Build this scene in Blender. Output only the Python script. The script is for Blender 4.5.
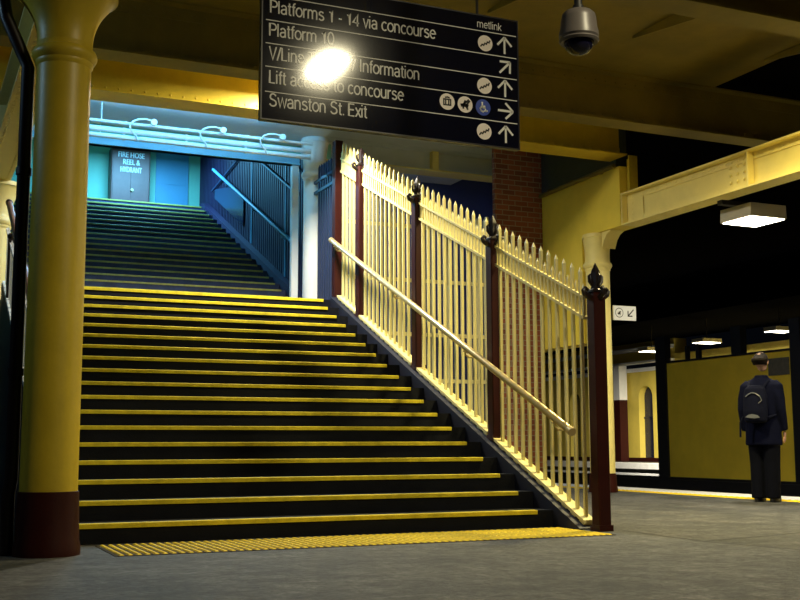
import bpy, math, random
from mathutils import Vector, Matrix
random.seed(7)
S = bpy.context.scene
for o in list(bpy.data.objects):
    bpy.data.objects.remove(o)
COL = S.collection
PI = math.pi

# ------------------------------------------------------------------ camera
YAW, PITCH, ROLL = math.radians(24.078), math.radians(7.384), math.radians(-0.17)
cy_, sy_, cp_, sp_ = math.cos(YAW), math.sin(YAW), math.cos(PITCH), math.sin(PITCH)
Fv = Vector((sy_*cp_, cy_*cp_, sp_)); Rv = Vector((cy_, -sy_, 0)); Uv = Rv.cross(Fv)
R2 = Rv*math.cos(ROLL) + Uv*math.sin(ROLL); U2 = -Rv*math.sin(ROLL) + Uv*math.cos(ROLL)
cd = bpy.data.cameras.new('camera'); cam = bpy.data.objects.new('camera', cd); COL.objects.link(cam)
cd.sensor_width = 36; cd.lens = 49.975; cd.clip_start = .05; cd.clip_end = 300
cam.matrix_world = Matrix(((R2.x, U2.x, -Fv.x, 0), (R2.y, U2.y, -Fv.y, 0), (R2.z, U2.z, -Fv.z, .731), (0, 0, 0, 1)))
S.camera = cam
# ------------------------------------------------------------------ world, exposure
w = bpy.data.worlds.new('night'); S.world = w; w.use_nodes = True
bg = w.node_tree.nodes['Background']; bg.inputs[0].default_value = (.25, .35, .6, 1); bg.inputs[1].default_value = .004
vs = S.view_settings; vs.view_transform = 'Standard'; vs.look = 'None'; vs.gamma = 1; vs.exposure = 0; vs.use_curve_mapping = False

# lights of the place and added fill lamps: the lamps' own light is made in each lamp's builder, these are their settings
WARM = (1, .85, .38); WHITE = (1, .93, .76); FRONT = (1, .88, .55); CYAN = (.15, .58, 1.0); COOL = (.45, .62, 1.0)
LP = dict(front=225, fence=310, landing=300, left=85, concourse=310, deck=95, far=800, soffit=60)

# ------------------------------------------------------------------ materials
def mat(name, col, rough=.5, metal=0, var=.12, scale=6, bump=0, bscale=40, emit=None, estr=0, spec=.5, coat=0, dark=None, stretch=(1, 1, 1)):
    m = bpy.data.materials.new(name); m.use_nodes = True
    nt = m.node_tree; N = nt.nodes; L = nt.links; b = N['Principled BSDF']
    b.inputs['Roughness'].default_value = rough; b.inputs['Metallic'].default_value = metal
    b.inputs['Specular IOR Level'].default_value = spec; b.inputs['Coat Weight'].default_value = coat
    tc = N.new('ShaderNodeTexCoord'); mp = N.new('ShaderNodeMapping'); mp.inputs['Scale'].default_value = stretch
    L.new(tc.outputs['Object'], mp.inputs['Vector'])
    if var > 0:
        n = N.new('ShaderNodeTexNoise'); n.inputs['Scale'].default_value = scale; n.inputs['Detail'].default_value = 6; n.inputs['Roughness'].default_value = .65
        L.new(mp.outputs[0], n.inputs['Vector'])
        r = N.new('ShaderNodeValToRGB'); r.color_ramp.elements[0].position = .3; r.color_ramp.elements[1].position = .7
        d = dark or tuple(c*(1-var) for c in col)
        r.color_ramp.elements[0].color = (*d, 1); r.color_ramp.elements[1].color = (*[min(1, c*(1+var*.6)) for c in col], 1)
        L.new(n.outputs['Fac'], r.inputs['Fac']); L.new(r.outputs['Color'], b.inputs['Base Color'])
    else:
        b.inputs['Base Color'].default_value = (*col, 1)
    if bump > 0:
        n2 = N.new('ShaderNodeTexNoise'); n2.inputs['Scale'].default_value = bscale; n2.inputs['Detail'].default_value = 4
        L.new(mp.outputs[0], n2.inputs['Vector'])
        bp = N.new('ShaderNodeBump'); bp.inputs['Strength'].default_value = bump; bp.inputs['Distance'].default_value = .01
        L.new(n2.outputs['Fac'], bp.inputs['Height']); L.new(bp.outputs[0], b.inputs['Normal'])
    if emit:
        b.inputs['Emission Color'].default_value = (*emit, 1); b.inputs['Emission Strength'].default_value = estr
    return m

def mat_brick():
    m = bpy.data.materials.new('red_brick'); m.use_nodes = True
    nt = m.node_tree; N = nt.nodes; L = nt.links; b = N['Principled BSDF']; b.inputs['Roughness'].default_value = .8
    tc = N.new('ShaderNodeTexCoord'); sp = N.new('ShaderNodeSeparateXYZ'); cb = N.new('ShaderNodeCombineXYZ'); ad = N.new('ShaderNodeMath')
    L.new(tc.outputs['Object'], sp.inputs[0]); L.new(sp.outputs[0], ad.inputs[0]); L.new(sp.outputs[1], ad.inputs[1])
    L.new(ad.outputs[0], cb.inputs[0]); L.new(sp.outputs[2], cb.inputs[1])
    t = N.new('ShaderNodeTexBrick'); t.inputs['Scale'].default_value = 1
    t.inputs['Color1'].default_value = (.30, .085, .04, 1); t.inputs['Color2'].default_value = (.17, .045, .025, 1); t.inputs['Mortar'].default_value = (.30, .24, .16, 1)
    t.inputs['Brick Width'].default_value = .24; t.inputs['Row Height'].default_value = .086; t.inputs['Mortar Size'].default_value = .008
    L.new(cb.outputs[0], t.inputs['Vector']); L.new(t.outputs['Color'], b.inputs['Base Color'])
    bp = N.new('ShaderNodeBump'); bp.inputs['Strength'].default_value = .5; bp.inputs['Distance'].default_value = .006; bp.invert = True
    L.new(t.outputs['Fac'], bp.inputs['Height']); L.new(bp.outputs[0], b.inputs['Normal'])
    return m

def mat_asphalt():
    m = bpy.data.materials.new('asphalt'); m.use_nodes = True
    nt = m.node_tree; N = nt.nodes; L = nt.links; b = N['Principled BSDF']; b.inputs['Roughness'].default_value = .72
    tc = N.new('ShaderNodeTexCoord')
    def noise(s, d=5, rg=.6):
        n = N.new('ShaderNodeTexNoise'); n.inputs['Scale'].default_value = s; n.inputs['Detail'].default_value = d; n.inputs['Roughness'].default_value = rg
        L.new(tc.outputs['Object'], n.inputs['Vector']); return n
    a, f = noise(1.3, 8, .7), noise(20, 6, .9)
    r1 = N.new('ShaderNodeValToRGB'); r1.color_ramp.elements[0].position = .35; r1.color_ramp.elements[1].position = .68
    r1.color_ramp.elements[0].color = (.045, .048, .046, 1); r1.color_ramp.elements[1].color = (.165, .156, .145, 1)
    L.new(a.outputs['Fac'], r1.inputs['Fac'])
    r2 = N.new('ShaderNodeValToRGB'); r2.color_ramp.elements[0].position = .38; r2.color_ramp.elements[1].position = .72
    r2.color_ramp.elements[0].color = (.18, .18, .18, 1); r2.color_ramp.elements[1].color = (1.5, 1.5, 1.5, 1)
    L.new(f.outputs['Fac'], r2.inputs['Fac'])
    g = noise(5.5, 4, .7)
    r3 = N.new('ShaderNodeValToRGB'); r3.color_ramp.elements[0].position = .38; r3.color_ramp.elements[1].position = .64
    r3.color_ramp.elements[0].color = (.55, .55, .55, 1); r3.color_ramp.elements[1].color = (1.25, 1.25, 1.25, 1)
    L.new(g.outputs['Fac'], r3.inputs['Fac'])
    m3 = N.new('ShaderNodeMix'); m3.data_type = 'RGBA'; m3.blend_type = 'MULTIPLY'; m3.inputs[0].default_value = 1
    L.new(r1.outputs[0], m3.inputs[6]); L.new(r3.outputs[0], m3.inputs[7])
    mx = N.new('ShaderNodeMix'); mx.data_type = 'RGBA'; mx.blend_type = 'MULTIPLY'; mx.inputs[0].default_value = 1
    L.new(m3.outputs[2], mx.inputs[6]); L.new(r2.outputs[0], mx.inputs[7]); L.new(mx.outputs[2], b.inputs['Base Color'])
    bp = N.new('ShaderNodeBump'); bp.inputs['Strength'].default_value = .8; bp.inputs['Distance'].default_value = .012
    L.new(f.outputs['Fac'], bp.inputs['Height']); L.new(bp.outputs[0], b.inputs['Normal'])
    return m

M = dict(
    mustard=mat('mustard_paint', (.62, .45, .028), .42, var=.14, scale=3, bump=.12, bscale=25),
    mustard_dull=mat('mustard_paint_shaded', (.19, .14, .016), .6, var=.25, scale=1.5),  # mustard darkened: shade up at the roof is put into the colour
    wallplate=mat('deep_yellow_paint', (.90, .70, .08), .5, var=.08, scale=2.5),
    cream=mat('cream_yellow_paint', (.90, .76, .26), .5, var=.08, scale=2.5),
    fence=mat('fence_cream_paint', (.84, .735, .33), .45, var=.06, scale=4),
    darkupper=mat('dark_green_upper', (.05, .06, .025), .6, var=.2),  # darker green for the part above the yellow wall plate
    white=mat('white_paint', (.82, .82, .80), .5, var=.05, scale=3),
    maroon=mat('maroon_paint', (.036, .006, .004), .45, var=.2, scale=5, bump=.1, spec=.22),
    postred=mat('post_oxblood_paint', (.040, .007, .005), .42, var=.2, scale=6, spec=.25),
    postdark=mat('post_finial_paint', (.012, .005, .005), .4, var=.2, scale=6),
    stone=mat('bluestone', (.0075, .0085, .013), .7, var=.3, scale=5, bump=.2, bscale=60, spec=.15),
    stoneup=mat('stone_blue_lit', (.042, .048, .088), .7, var=.3, scale=5, spec=.2),  # step stone with the blue light on the upper risers in its colour
    nosingshade=mat('nosing_shaded_yellow', (.32, .28, .055), .6, var=.3, scale=9),  # nosing yellow darkened for the dimmer light on the upper flight
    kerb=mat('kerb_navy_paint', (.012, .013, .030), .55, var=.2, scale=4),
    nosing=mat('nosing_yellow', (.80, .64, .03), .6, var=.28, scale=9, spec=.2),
    tactile=mat('tactile_yellow', (.84, .60, .006), .65, var=.15, scale=8, spec=.15),
    asphalt=mat_asphalt(), brick=mat_brick(),
    joint=mat('floor_joint', (.02, .02, .02), .9, var=0),
    steel=mat('rail_steel', (.62, .50, .26), .32, metal=.45, var=.08),
    lintelbluelit=mat('lintel_blue_lit', (.26, .56, .74), .45, var=.06),  # stronger blue light on the lintel is put into its colour
    tactilebase=mat('tactile_base', (.05, .035, .008), .8, var=.3, scale=12, spec=.1),
    copper=mat('handrail_worn_red', (.42, .20, .15), .4, metal=.2, var=.2),
    teal=mat('teal_paint', (.22, .54, .40), .6, var=.06, scale=1.5),
    bluepanel=mat('blue_panel_paint', (.10, .30, .46), .5, var=.06, scale=2),
    navy=mat('navy_cladding', (.018, .010, .045), .6, var=.15, scale=3),
    navywall=mat('navy_wall_paint', (.04, .055, .20), .6, var=.2, scale=1.2),
    navyfence=mat('navy_fence_dark', (.025, .04, .10), .4, var=.1),  # dark blue tone of the landing fence
    pale=mat('pale_ceiling_paint', (.68, .72, .74), .6, var=.06, scale=2),
    cabinet=mat('cabinet_brown_paint', (.17, .075, .065), .45, var=.15),
    letter=mat('white_lettering', (.85, .86, .84), .5, var=0, emit=(1, 1, .95), estr=.0),
    signletter=mat('sign_white_vinyl', (.88, .88, .86), .10, var=0, coat=1),
    sign=mat('sign_navy_gloss', (.003, .004, .014), .10, var=0, coat=1),
    signedge=mat('sign_edge', (.006, .006, .010), .4, var=0),
    blueicon=mat('icon_blue', (.02, .06, .42), .4, var=0),
    pinkicon=mat('icon_white', (.88, .80, .76), .4, var=0),
    housing=mat('camera_housing_grey', (.10, .088, .085), .4, var=.05),
    dome=mat('camera_dome_dark', (.006, .006, .02), .06, var=0),
    black=mat('black_paint', (.008, .008, .009), .55, var=.2),
    darkroof=mat('dark_canopy', (.004, .004, .005), 1, var=.2, spec=0),
    coping=mat('white_coping', (.90, .88, .84), .6, var=.12, scale=5),
    ballast=mat('ballast', (.010, .010, .009), .95, var=.5, scale=30, bump=1, bscale=50),
    panel=mat('hoarding_yellow', (.90, .64, .04), .55, var=.12, scale=1.2),
    farwall=mat('far_yellow_paint', (.80, .62, .10), .6, var=.16, scale=.8),
    diffuser=mat('lamp_diffuser', (.9, .9, .85), .4, var=0, emit=(1, .93, .72), estr=14),
    diffcool=mat('lamp_diffuser_cool', (.9, .9, .95), .4, var=0, emit=(.3, .8, 1), estr=6),
    globe=mat('globe_glass', (.9, .9, .9), .3, var=0, emit=(.42, .72, 1), estr=LP['left']),
    lampbody=mat('lamp_body_cream', (.55, .50, .38), .5, var=.06),
    skin=mat('skin', (.50, .28, .20), .55, var=.05),
    hair=mat('hair_dark', (.012, .009, .007), .85, var=.2, scale=60, bump=.4, bscale=120, spec=.1),
    jacket=mat('jacket_navy_cloth', (.002, .003, .015), .9, var=.2, scale=20, bump=.2, spec=.1),
    trousers=mat('trouser_navy_cloth', (.002, .0025, .0065), .9, var=.2, scale=20, bump=.2, spec=.1),
    bag=mat('bag_cloth', (.002, .003, .014), .9, var=.2, scale=30, spec=.15),
    greymark=mat('grey_reflective', (.12, .125, .14), .4, var=0),
    shoe=mat('shoe_black', (.006, .006, .007), .4, var=0),
    notice=mat('grey_notice', (.12, .11, .08), .7, var=.3, scale=20),
    glassdark=mat('dark_window', (.012, .016, .05), .2, var=.2, scale=2),
)

# ------------------------------------------------------------------ mesh builder
class MB:
    def __init__(s): s.v = []; s.f = []
    def add(s, vs_, fs):
        k = len(s.v); s.v += [tuple(v) for v in vs_]; s.f += [tuple(i+k for i in f) for f in fs]; return s
    def box(s, x0, x1, y0, y1, z0, z1):
        v = [(x, y, z) for z in (z0, z1) for y in (y0, y1) for x in (x0, x1)]
        return s.add(v, [(0, 2, 3, 1), (4, 5, 7, 6), (0, 1, 5, 4), (2, 6, 7, 3), (0, 4, 6, 2), (1, 3, 7, 5)])
    def bbox(s, x0, x1, y0, y1, z0, z1, b=.01):   # box with chamfered vertical edges and a chamfered top
        p = [(x0+b, y0), (x1-b, y0), (x1, y0+b), (x1, y1-b), (x1-b, y1), (x0+b, y1), (x0, y1-b), (x0, y0+b)]
        q = [(x0+b, y0+b), (x1-b, y0+b), (x1-b, y0+b), (x1-b, y1-b), (x1-b, y1-b), (x0+b, y1-b), (x0+b, y1-b), (x0+b, y0+b)]
        v = [(x, y, z0) for x, y in p] + [(x, y, z1-b) for x, y in p] + [(x, y, z1) for x, y in q]
        f = [tuple(reversed(range(8)))]
        for a in (0, 8):
            f += [(a+i, a+(i+1) % 8, a+8+(i+1) % 8, a+8+i) for i in range(8)]
        f.append(tuple(range(16, 24)))
        return s.add(v, f)
    def prism(s, poly, axis, a, b):               # poly in the two other axes
        n = len(poly)
        def P(p, t): return {'x': (t, p[0], p[1]), 'y': (p[0], t, p[1]), 'z': (p[0], p[1], t)}[axis]
        v = [P(p, a) for p in poly] + [P(p, b) for p in poly]
        return s.add(v, [tuple(reversed(range(n))), tuple(range(n, 2*n))] + [(i, (i+1) % n, n+(i+1) % n, n+i) for i in range(n)])
    def cyl(s, p0, p1, r0, r1=None, n=14):
        return s.tube([p0, p1], [r0, r0 if r1 is None else r1], n)
    def tube(s, path, r, n=10, caps=True, sq=None):
        path = [Vector(p) for p in path]; m = len(path)
        rs = r if isinstance(r, (list, tuple)) else [r]*m
        v = []; up = None
        for i, p in enumerate(path):
            t = (path[min(i+1, m-1)] - path[max(i-1, 0)]).normalized()
            if up is None:
                up = Vector((0, 0, 1)) if abs(t.z) < .9 else Vector((0, 1, 0))
            a = t.cross(up).normalized(); b = a.cross(t).normalized(); up = b
            for j in range(n):
                th = 2*PI*j/n
                v.append(p + (a*math.cos(th) + b*math.sin(th))*rs[i])
        f = [(i*n+j, i*n+(j+1) % n, (i+1)*n+(j+1) % n, (i+1)*n+j) for i in range(m-1) for j in range(n)]
        if caps: f += [tuple(reversed(range(n))), tuple(range((m-1)*n, m*n))]
        return s.add(v, f)
    def lathe(s, prof, cx, cy, n=32, cz=0):
        v = [(cx+r*math.cos(2*PI*j/n), cy+r*math.sin(2*PI*j/n), cz+z) for r, z in prof for j in range(n)]; m = len(prof)
        f = [(i*n+j, i*n+(j+1) % n, (i+1)*n+(j+1) % n, (i+1)*n+j) for i in range(m-1) for j in range(n)]
        f += [tuple(reversed(range(n))), tuple(range((m-1)*n, m*n))]
        return s.add(v, f)
    def loft(s, rings, n=24):                     # rings: (cx, cy, z, rx, ry)
        v = [(cx+rx*math.cos(2*PI*j/n), cy+ry*math.sin(2*PI*j/n), z) for cx, cy, z, rx, ry in rings for j in range(n)]; m = len(rings)
        f = [(i*n+j, i*n+(j+1) % n, (i+1)*n+(j+1) % n, (i+1)*n+j) for i in range(m-1) for j in range(n)]
        f += [tuple(reversed(range(n))), tuple(range((m-1)*n, m*n))]
        return s.add(v, f)
    def ball(s, c, r, n=12, k=8, sx=1, sy=1, sz=1):
        return s.loft([(c[0], c[1], c[2]-sz*r*math.cos(PI*i/k), max(1e-4, sx*r*math.sin(PI*i/k)), max(1e-4, sy*r*math.sin(PI*i/k))) for i in range(k+1)], n)
    def rivet(s, c, d, r=.014):                   # low dome at c standing out along d
        d = Vector(d); c = Vector(c)
        a = d.orthogonal().normalized(); b = d.cross(a).normalized(); n = 6
        v = [c + (a*math.cos(2*PI*j/n) + b*math.sin(2*PI*j/n))*r for j in range(n)] + [c + d*r*.5 + (a*math.cos(2*PI*j/n) + b*math.sin(2*PI*j/n))*r*.7 for j in range(n)] + [c + d*r*.8]
        return s.add(v, [(j, (j+1) % n, n+(j+1) % n, n+j) for j in range(n)] + [(n+j, n+(j+1) % n, 2*n) for j in range(n)])
    def mesh(s, name, m, off=(0, 0, 0), ang=35):
        me = bpy.data.meshes.new(name)
        me.from_pydata([(x-off[0], y-off[1], z-off[2]) for x, y, z in s.v], [], s.f); me.validate(); me.update()
        import bmesh
        bm = bmesh.new(); bm.from_mesh(me); bmesh.ops.recalc_face_normals(bm, faces=bm.faces); bm.to_mesh(me); bm.free()
        me.polygons.foreach_set('use_smooth', [True]*len(me.polygons)); me.set_sharp_from_angle(angle=math.radians(ang))
        me.materials.append(M[m]); return me
    def build(s, name, m, parent=None, at=None, ang=35):
        off = Vector((0, 0, 0))
        q = parent
        while q is not None: off += q.location; q = q.parent
        loc = Vector(at) if at else Vector((0, 0, 0))
        me = s.mesh(name, m, off+loc if at else off, ang)
        o = bpy.data.objects.new(name, me); COL.objects.link(o); o.parent = parent; o.location = loc
        return o

def tag(o, label=None, cat=None, group=None, kind=None):
    for k, v in (('label', label), ('category', cat), ('group', group), ('kind', kind)):
        if v: o[k] = v
    return o
def thing(name, label, cat, loc=(0, 0, 0), group=None):
    o = bpy.data.objects.new(name, None); COL.objects.link(o); o.location = loc; o.empty_display_size = .1
    return tag(o, label, cat, group)
def struct(name, mb, m, label=None):
    o = mb.build(name, m); o['kind'] = 'structure'
    if label: o['label'] = label
    return o
def child(name, me, parent, loc):
    o = bpy.data.objects.new(name, me); COL.objects.link(o); o.parent = parent; o.location = loc; return o
def copy_tree(o, parent=None):
    c = o.copy(); COL.objects.link(c); c.parent = parent
    for ch in o.children: copy_tree(ch, c)
    return c
def area_light(name, parent, loc, sx, sy, watt, col, rot=(0, 0, 0), spread=None):
    ld = bpy.data.lights.new(name, 'AREA'); ld.shape = 'RECTANGLE'; ld.size = sx; ld.size_y = sy; ld.energy = watt; ld.color = col
    if spread: ld.spread = math.radians(spread)
    o = bpy.data.objects.new(name, ld); COL.objects.link(o); o.parent = parent; o.location = loc; o.rotation_euler = rot; return o
def text_parts(s):
    cu = bpy.data.curves.new('t', 'FONT'); cu.body = s; cu.size = 1; cu.extrude = .0; cu.resolution_u = 3
    o = bpy.data.objects.new('t', cu); COL.objects.link(o)
    dg = bpy.context.evaluated_depsgraph_get(); me = bpy.data.meshes.new_from_object(o.evaluated_get(dg))
    v = [tuple(p.co) for p in me.vertices]; f = [tuple(p.vertices) for p in me.polygons]
    bpy.data.objects.remove(o); bpy.data.curves.remove(cu); bpy.data.meshes.remove(me)
    return v, f
def _arc(cx, cy, rx, ry, a0, a1, n=8):
    return [(cx+rx*math.cos(math.radians(a0+(a1-a0)*k/n)), cy+ry*math.sin(math.radians(a0+(a1-a0)*k/n))) for k in range(n+1)]
XH = .73
GL = {' ': (.30, []), '-': (.38, [[(.03, .36), (.31, .36)]]), '/': (.36, [[(0, -.04), (.30, 1.02)]]), '.': (.2, [[(.04, .055), (.14, .055)]]),
 'P': (.66, [[(.05, 0), (.05, .96), (.34, .96)] + _arc(.34, .715, .23, .245, 90, -90) + [(.05, .47)]]),
 'l': (.22, [[(.06, 0), (.06, 1)]]), 'i': (.22, [[(.06, 0), (.06, XH)], [(.06, .90), (.06, 1.0)]]),
 'a': (.58, [_arc(.25, .50, .19, .20, 165, 0) + [(.44, .06), (.50, .03)], [(.44, .42)] + _arc(.23, .205, .19, .175, 90, 270) + _arc(.25, .24, .19, .21, 270, 340, 5)]),
 't': (.34, [[(.13, .94), (.13, .14)] + _arc(.24, .14, .11, .11, 180, 270, 4) + [(.29, .03)], [(0, .70), (.28, .70)]]),
 'f': (.32, [[(.13, 0), (.13, .82)] + _arc(.25, .84, .12, .13, 180, 90, 4) + [(.29, .97)], [(0, .70), (.28, .70)]]),
 'o': (.60, [_arc(.28, .365, .245, .335, 0, 360, 18)]), '0': (.62, [_arc(.29, .5, .24, .47, 0, 360, 20)]),
 'r': (.38, [[(.06, 0), (.06, XH)], [(.06, .45)] + _arc(.26, .45, .20, .24, 180, 90, 4) + [(.32, .70)]]),
 'm': (.92, [[(.06, 0), (.06, XH)], [(.06, .5)] + _arc(.24, .50, .175, .20, 180, 0) + [(.415, 0)], [(.415, .5)] + _arc(.60, .50, .175, .20, 180, 0) + [(.775, 0)]]),
 'n': (.60, [[(.06, 0), (.06, XH)], [(.06, .46)] + _arc(.26, .46, .20, .24, 180, 0) + [(.46, 0)]]),
 'u': (.60, [[(.46, 0), (.46, XH)], [(.06, XH)] + [(.06, .27)] + _arc(.26, .27, .20, .24, 180, 360)]),
 's': (.54, [_arc(.25, .52, .18, .18, 25, 200, 7) + _arc(.25, .20, .20, .17, 60, -160, 9)]),
 'S': (.70, [_arc(.32, .72, .23, .245, 20, 215, 9) + _arc(.31, .265, .26, .235, 65, -165, 10)]),
 '1': (.56, [[(.08, .76), (.20, .80), (.31, .97), (.31, 0)]]), '4': (.62, [[(.42, 0), (.42, .96), (.04, .27), (.56, .27)]]),
 'v': (.52, [[(.02, XH), (.24, 0), (.46, XH)]]), 'V': (.68, [[(.02, 1), (.31, 0), (.60, 1)]]), 'w': (.78, [[(.02, XH), (.19, 0), (.37, XH), (.55, 0), (.72, XH)]]),
 'c': (.54, [_arc(.28, .365, .23, .335, 45, 315, 14)]), 'e': (.58, [[(.05, .39), (.50, .39)] + _arc(.28, .365, .235, .335, 5, 318, 15)]),
 'L': (.56, [[(.05, 1), (.05, .04), (.48, .04)]]), 'I': (.26, [[(.08, 0), (.08, 1)]]), 'T': (.62, [[(0, .96), (.58, .96)], [(.29, .96), (.29, 0)]]),
 'E': (.62, [[(.53, .04), (.05, .04), (.05, .96), (.52, .96)], [(.05, .52), (.48, .52)]]), 'k': (.52, [[(.06, 0), (.06, 1)], [(.43, XH), (.07, .27)], [(.18, .38), (.45, 0)]]),
 'x': (.50, [[(.02, XH), (.44, 0)], [(.44, XH), (.02, 0)]])}
def text_line(mb, s, x, z, cap, y, width, w=.058):      # upright sans lettering drawn stroke by stroke
    adv = sum(GL[c_][0] for c_ in s); kx = width/adv; e_ = 0
    for c_ in s:
        for pl in GL[c_][1]:
            pl = [p for q, p in enumerate(pl) if q == 0 or math.hypot(p[0]-pl[q-1][0], p[1]-pl[q-1][1]) > .012]
            pts = [(x+p[0]*kx, z+p[1]*cap) for p in pl]; ww = w*cap; L_, R__ = [], []
            for q, p in enumerate(pts):
                a = Vector(pts[max(q-1, 0)]); b = Vector(pts[min(q+1, len(pts)-1)]); d = (b-a).normalized()
                k = 1.0
                if 0 < q < len(pts)-1:
                    d1 = (Vector(p)-a).normalized(); d2 = (b-Vector(p)).normalized(); k = 1/max(.55, math.cos(d1.angle(d2)/2))
                L_.append((p[0]-d.y*ww*k, p[1]+d.x*ww*k)); R__.append((p[0]+d.y*ww*k, p[1]-d.x*ww*k))
            yy = y-e_*.00008; e_ = (e_+1) % 5
            n = len(pts)
            mb.add([(p[0], yy, p[1]) for p in L_] + [(p[0], yy, p[1]) for p in R__], [(q, q+1, n+q+1, n+q) for q in range(n-1)])
        x += GL[c_][0]*kx
def text_xz(mb, s, x, z, cap, y, width=None, bold=0):   # lettering standing in the XZ plane, read from -Y
    v, f = text_parts(s)
    x0 = min(p[0] for p in v); x1 = max(p[0] for p in v)
    k = cap/.70; kx = (width/(x1-x0)) if width else k
    mb.add([(x+(p[0]-x0)*kx, y, z+p[1]*k) for p in v], f)
    if bold:
        for d, e_ in ((-bold, .0004), (bold, .0008)): mb.add([(x+(p[0]-x0)*kx+d, y-e_, z+p[1]*k) for p in v], f)

# ================================================================== GEOMETRY NUMBERS
XF = 5.43                                             # right-hand fence line
XL = .93                                              # left-hand fence line
R_, T_, Y0 = .15, .33234, 8.5628                      # riser, tread, first riser
def zk(Y): return .767 + .449*(Y-9.816)               # top of the sloping kerb
YLAND = Y0 + 17*T_                                    # landing edge
ZL = 2.70
YU = 15.97                                            # first riser of the upper flight
ZTOP = ZL + 19*.15

# ================================================================== SETTING
fl = MB(); fl.box(-9, 10.2, -6, 46, -.25, 0)
struct('floor', fl, 'asphalt', 'dark asphalt platform floor at the foot of the stairs')
c = MB(); c.box(10.5, 11.2, -6, 46, -.25, 0); struct('trim_1', c, 'coping', 'white painted edge of the near platform')
c = MB(); c.box(10.2, 10.5, -6, 46, -.25, .001)
for i in range(150):
    for j in range(4):
        y = 5+i*.11; x = 10.24+j*.07
        c.add([(x-.02, y-.02, .001), (x+.02, y-.02, .001), (x+.02, y+.02, .001), (x-.02, y+.02, .001), (x-.01, y-.01, .008), (x+.01, y-.01, .008), (x+.01, y+.01, .008), (x-.01, y+.01, .008)],
              [(4, 5, 6, 7), (0, 1, 5, 4), (1, 2, 6, 5), (2, 3, 7, 6), (3, 0, 4, 7)])
struct('trim_2', c, 'tactile', 'yellow studded strip along the near platform edge')
c = MB(); c.box(11.0, 11.15, -6, 46, -1.1, -.25); struct('wall_track', c, 'black')
c = MB(); c.box(11.15, 60, -6, 60, -1.3, -1.1); struct('floor', c, 'ballast', 'dark ballast of the track bed')
# dark joints cut in the asphalt
for i, (a, b) in enumerate((((5.60, 7.93), (5.537, 6.809)), ((5.537, 6.809), (5.70, 5.9)), ((5.56, 6.82), (6.9, 7.14)))):
    d = Vector((b[0]-a[0], b[1]-a[1], 0)); n = Vector((-d.y, d.x, 0)).normalized()*.012
    j = MB(); k = 9; pts = []
    for q in range(k+1):
        p = Vector((a[0], a[1], 0)) + d*q/k + n*random.uniform(-.8, .8); pts.append(p)
    j.add([(p.x+n.x*s_, p.y+n.y*s_, .0015) for p in pts for s_ in (-1, 1)], [(2*q, 2*q+1, 2*q+3, 2*q+2) for q in range(k)])
    struct('trim_%d' % (3+i), j, 'joint', 'dark joint in the asphalt')

# ceilings
c = MB(); c.box(-7, 10.1, -5, 13.46, 5.64, 5.8); struct('ceiling', c, 'mustard_dull', 'shaded yellow ceiling over the foot of the stairs')
c = MB(); c.box(.3, 5.6, 13.74, 15.9, 5.30, 5.45); struct('ceiling', c, 'pale', 'pale soffit over the landing')
c = MB()
for i in range(14):
    y = 13.74 + i*.38; c.box(5.62, 9.6, y, y+.36, 5.76, 5.82)
c.box(5.62, 9.6, 13.74, 19.05, 5.82, 5.95)
struct('ceiling', c, 'pale', 'boarded soffit behind the fence')
c = MB(); c.prism([(15.95, 5.16), (23.3, 7.75), (23.3, 7.9), (15.95, 5.4)], 'x', .3, 5.95); struct('ceiling', c, 'teal', 'sloping ceiling over the upper flight')
c = MB(); c.box(10.1, 34, -6, 60, 5.9, 6.1); struct('ceiling', c, 'darkroof', 'dark canopy over the tracks')
# walls around the upper flight and concourse
c = MB(); c.box(.3, 6.2, 23.0, 23.2, 5.3, 8); struct('wall_concourse', c, 'teal', 'teal wall at the head of the stairs')
c = MB(); c.box(4.64, 5.33, 22.97, 23.0, 5.56, 6.86); c.box(4.66, 5.31, 22.962, 22.97, 6.19, 6.21)
struct('trim_6', c, 'bluepanel', 'blue panel set in the teal wall')
c = MB(); c.box(.42, .66, YLAND+.1, 23.0, 0, 7.8); struct('wall_left', c, 'teal')
c = MB(); c.box(.75, 5.62, YU+19*.334-.33, 23.0, ZTOP-.3, ZTOP); struct('floor', c, 'asphalt', 'concourse floor at the top of the stairs')
# ribbed navy wall beside the upper flight
c = MB(); c.box(5.62, 5.80, YU+.02, 23.0, 2.5, 7.8)
y = YU+.06
while y < 22.95:
    c.box(5.585, 5.62, y, y+.055, 2.5, 7.75); y += .115
struct('wall_right', c, 'navy', 'ribbed navy wall beside the upper flight')
# back walls behind the fence
c = MB(); c.box(5.82, 10.9, 19.05, 19.25, 0, 6.0); struct('wall_back', c, 'navywall', 'navy wall far behind the fence')
c = MB(); c.box(8.74, 9.64, 15.72, 15.80, 0, 5.75); struct('wall_brick', c, 'brick', 'red brick pier behind the fence')
c = MB(); c.box(9.65, 9.95, 14.56, 16.5, 2.27, 3.95); c.box(9.65, 9.95, 13.52, 16.5, 3.95, 4.86)
struct('wall_platform', c, 'wallplate', 'plain yellow wall plate above the platform column')
c = MB(); c.box(9.75, 9.95, 13.74, 16.5, 4.86, 5.85); struct('wall_platform', c, 'darkupper', 'dark green upper part above the yellow wall plate')
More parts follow.
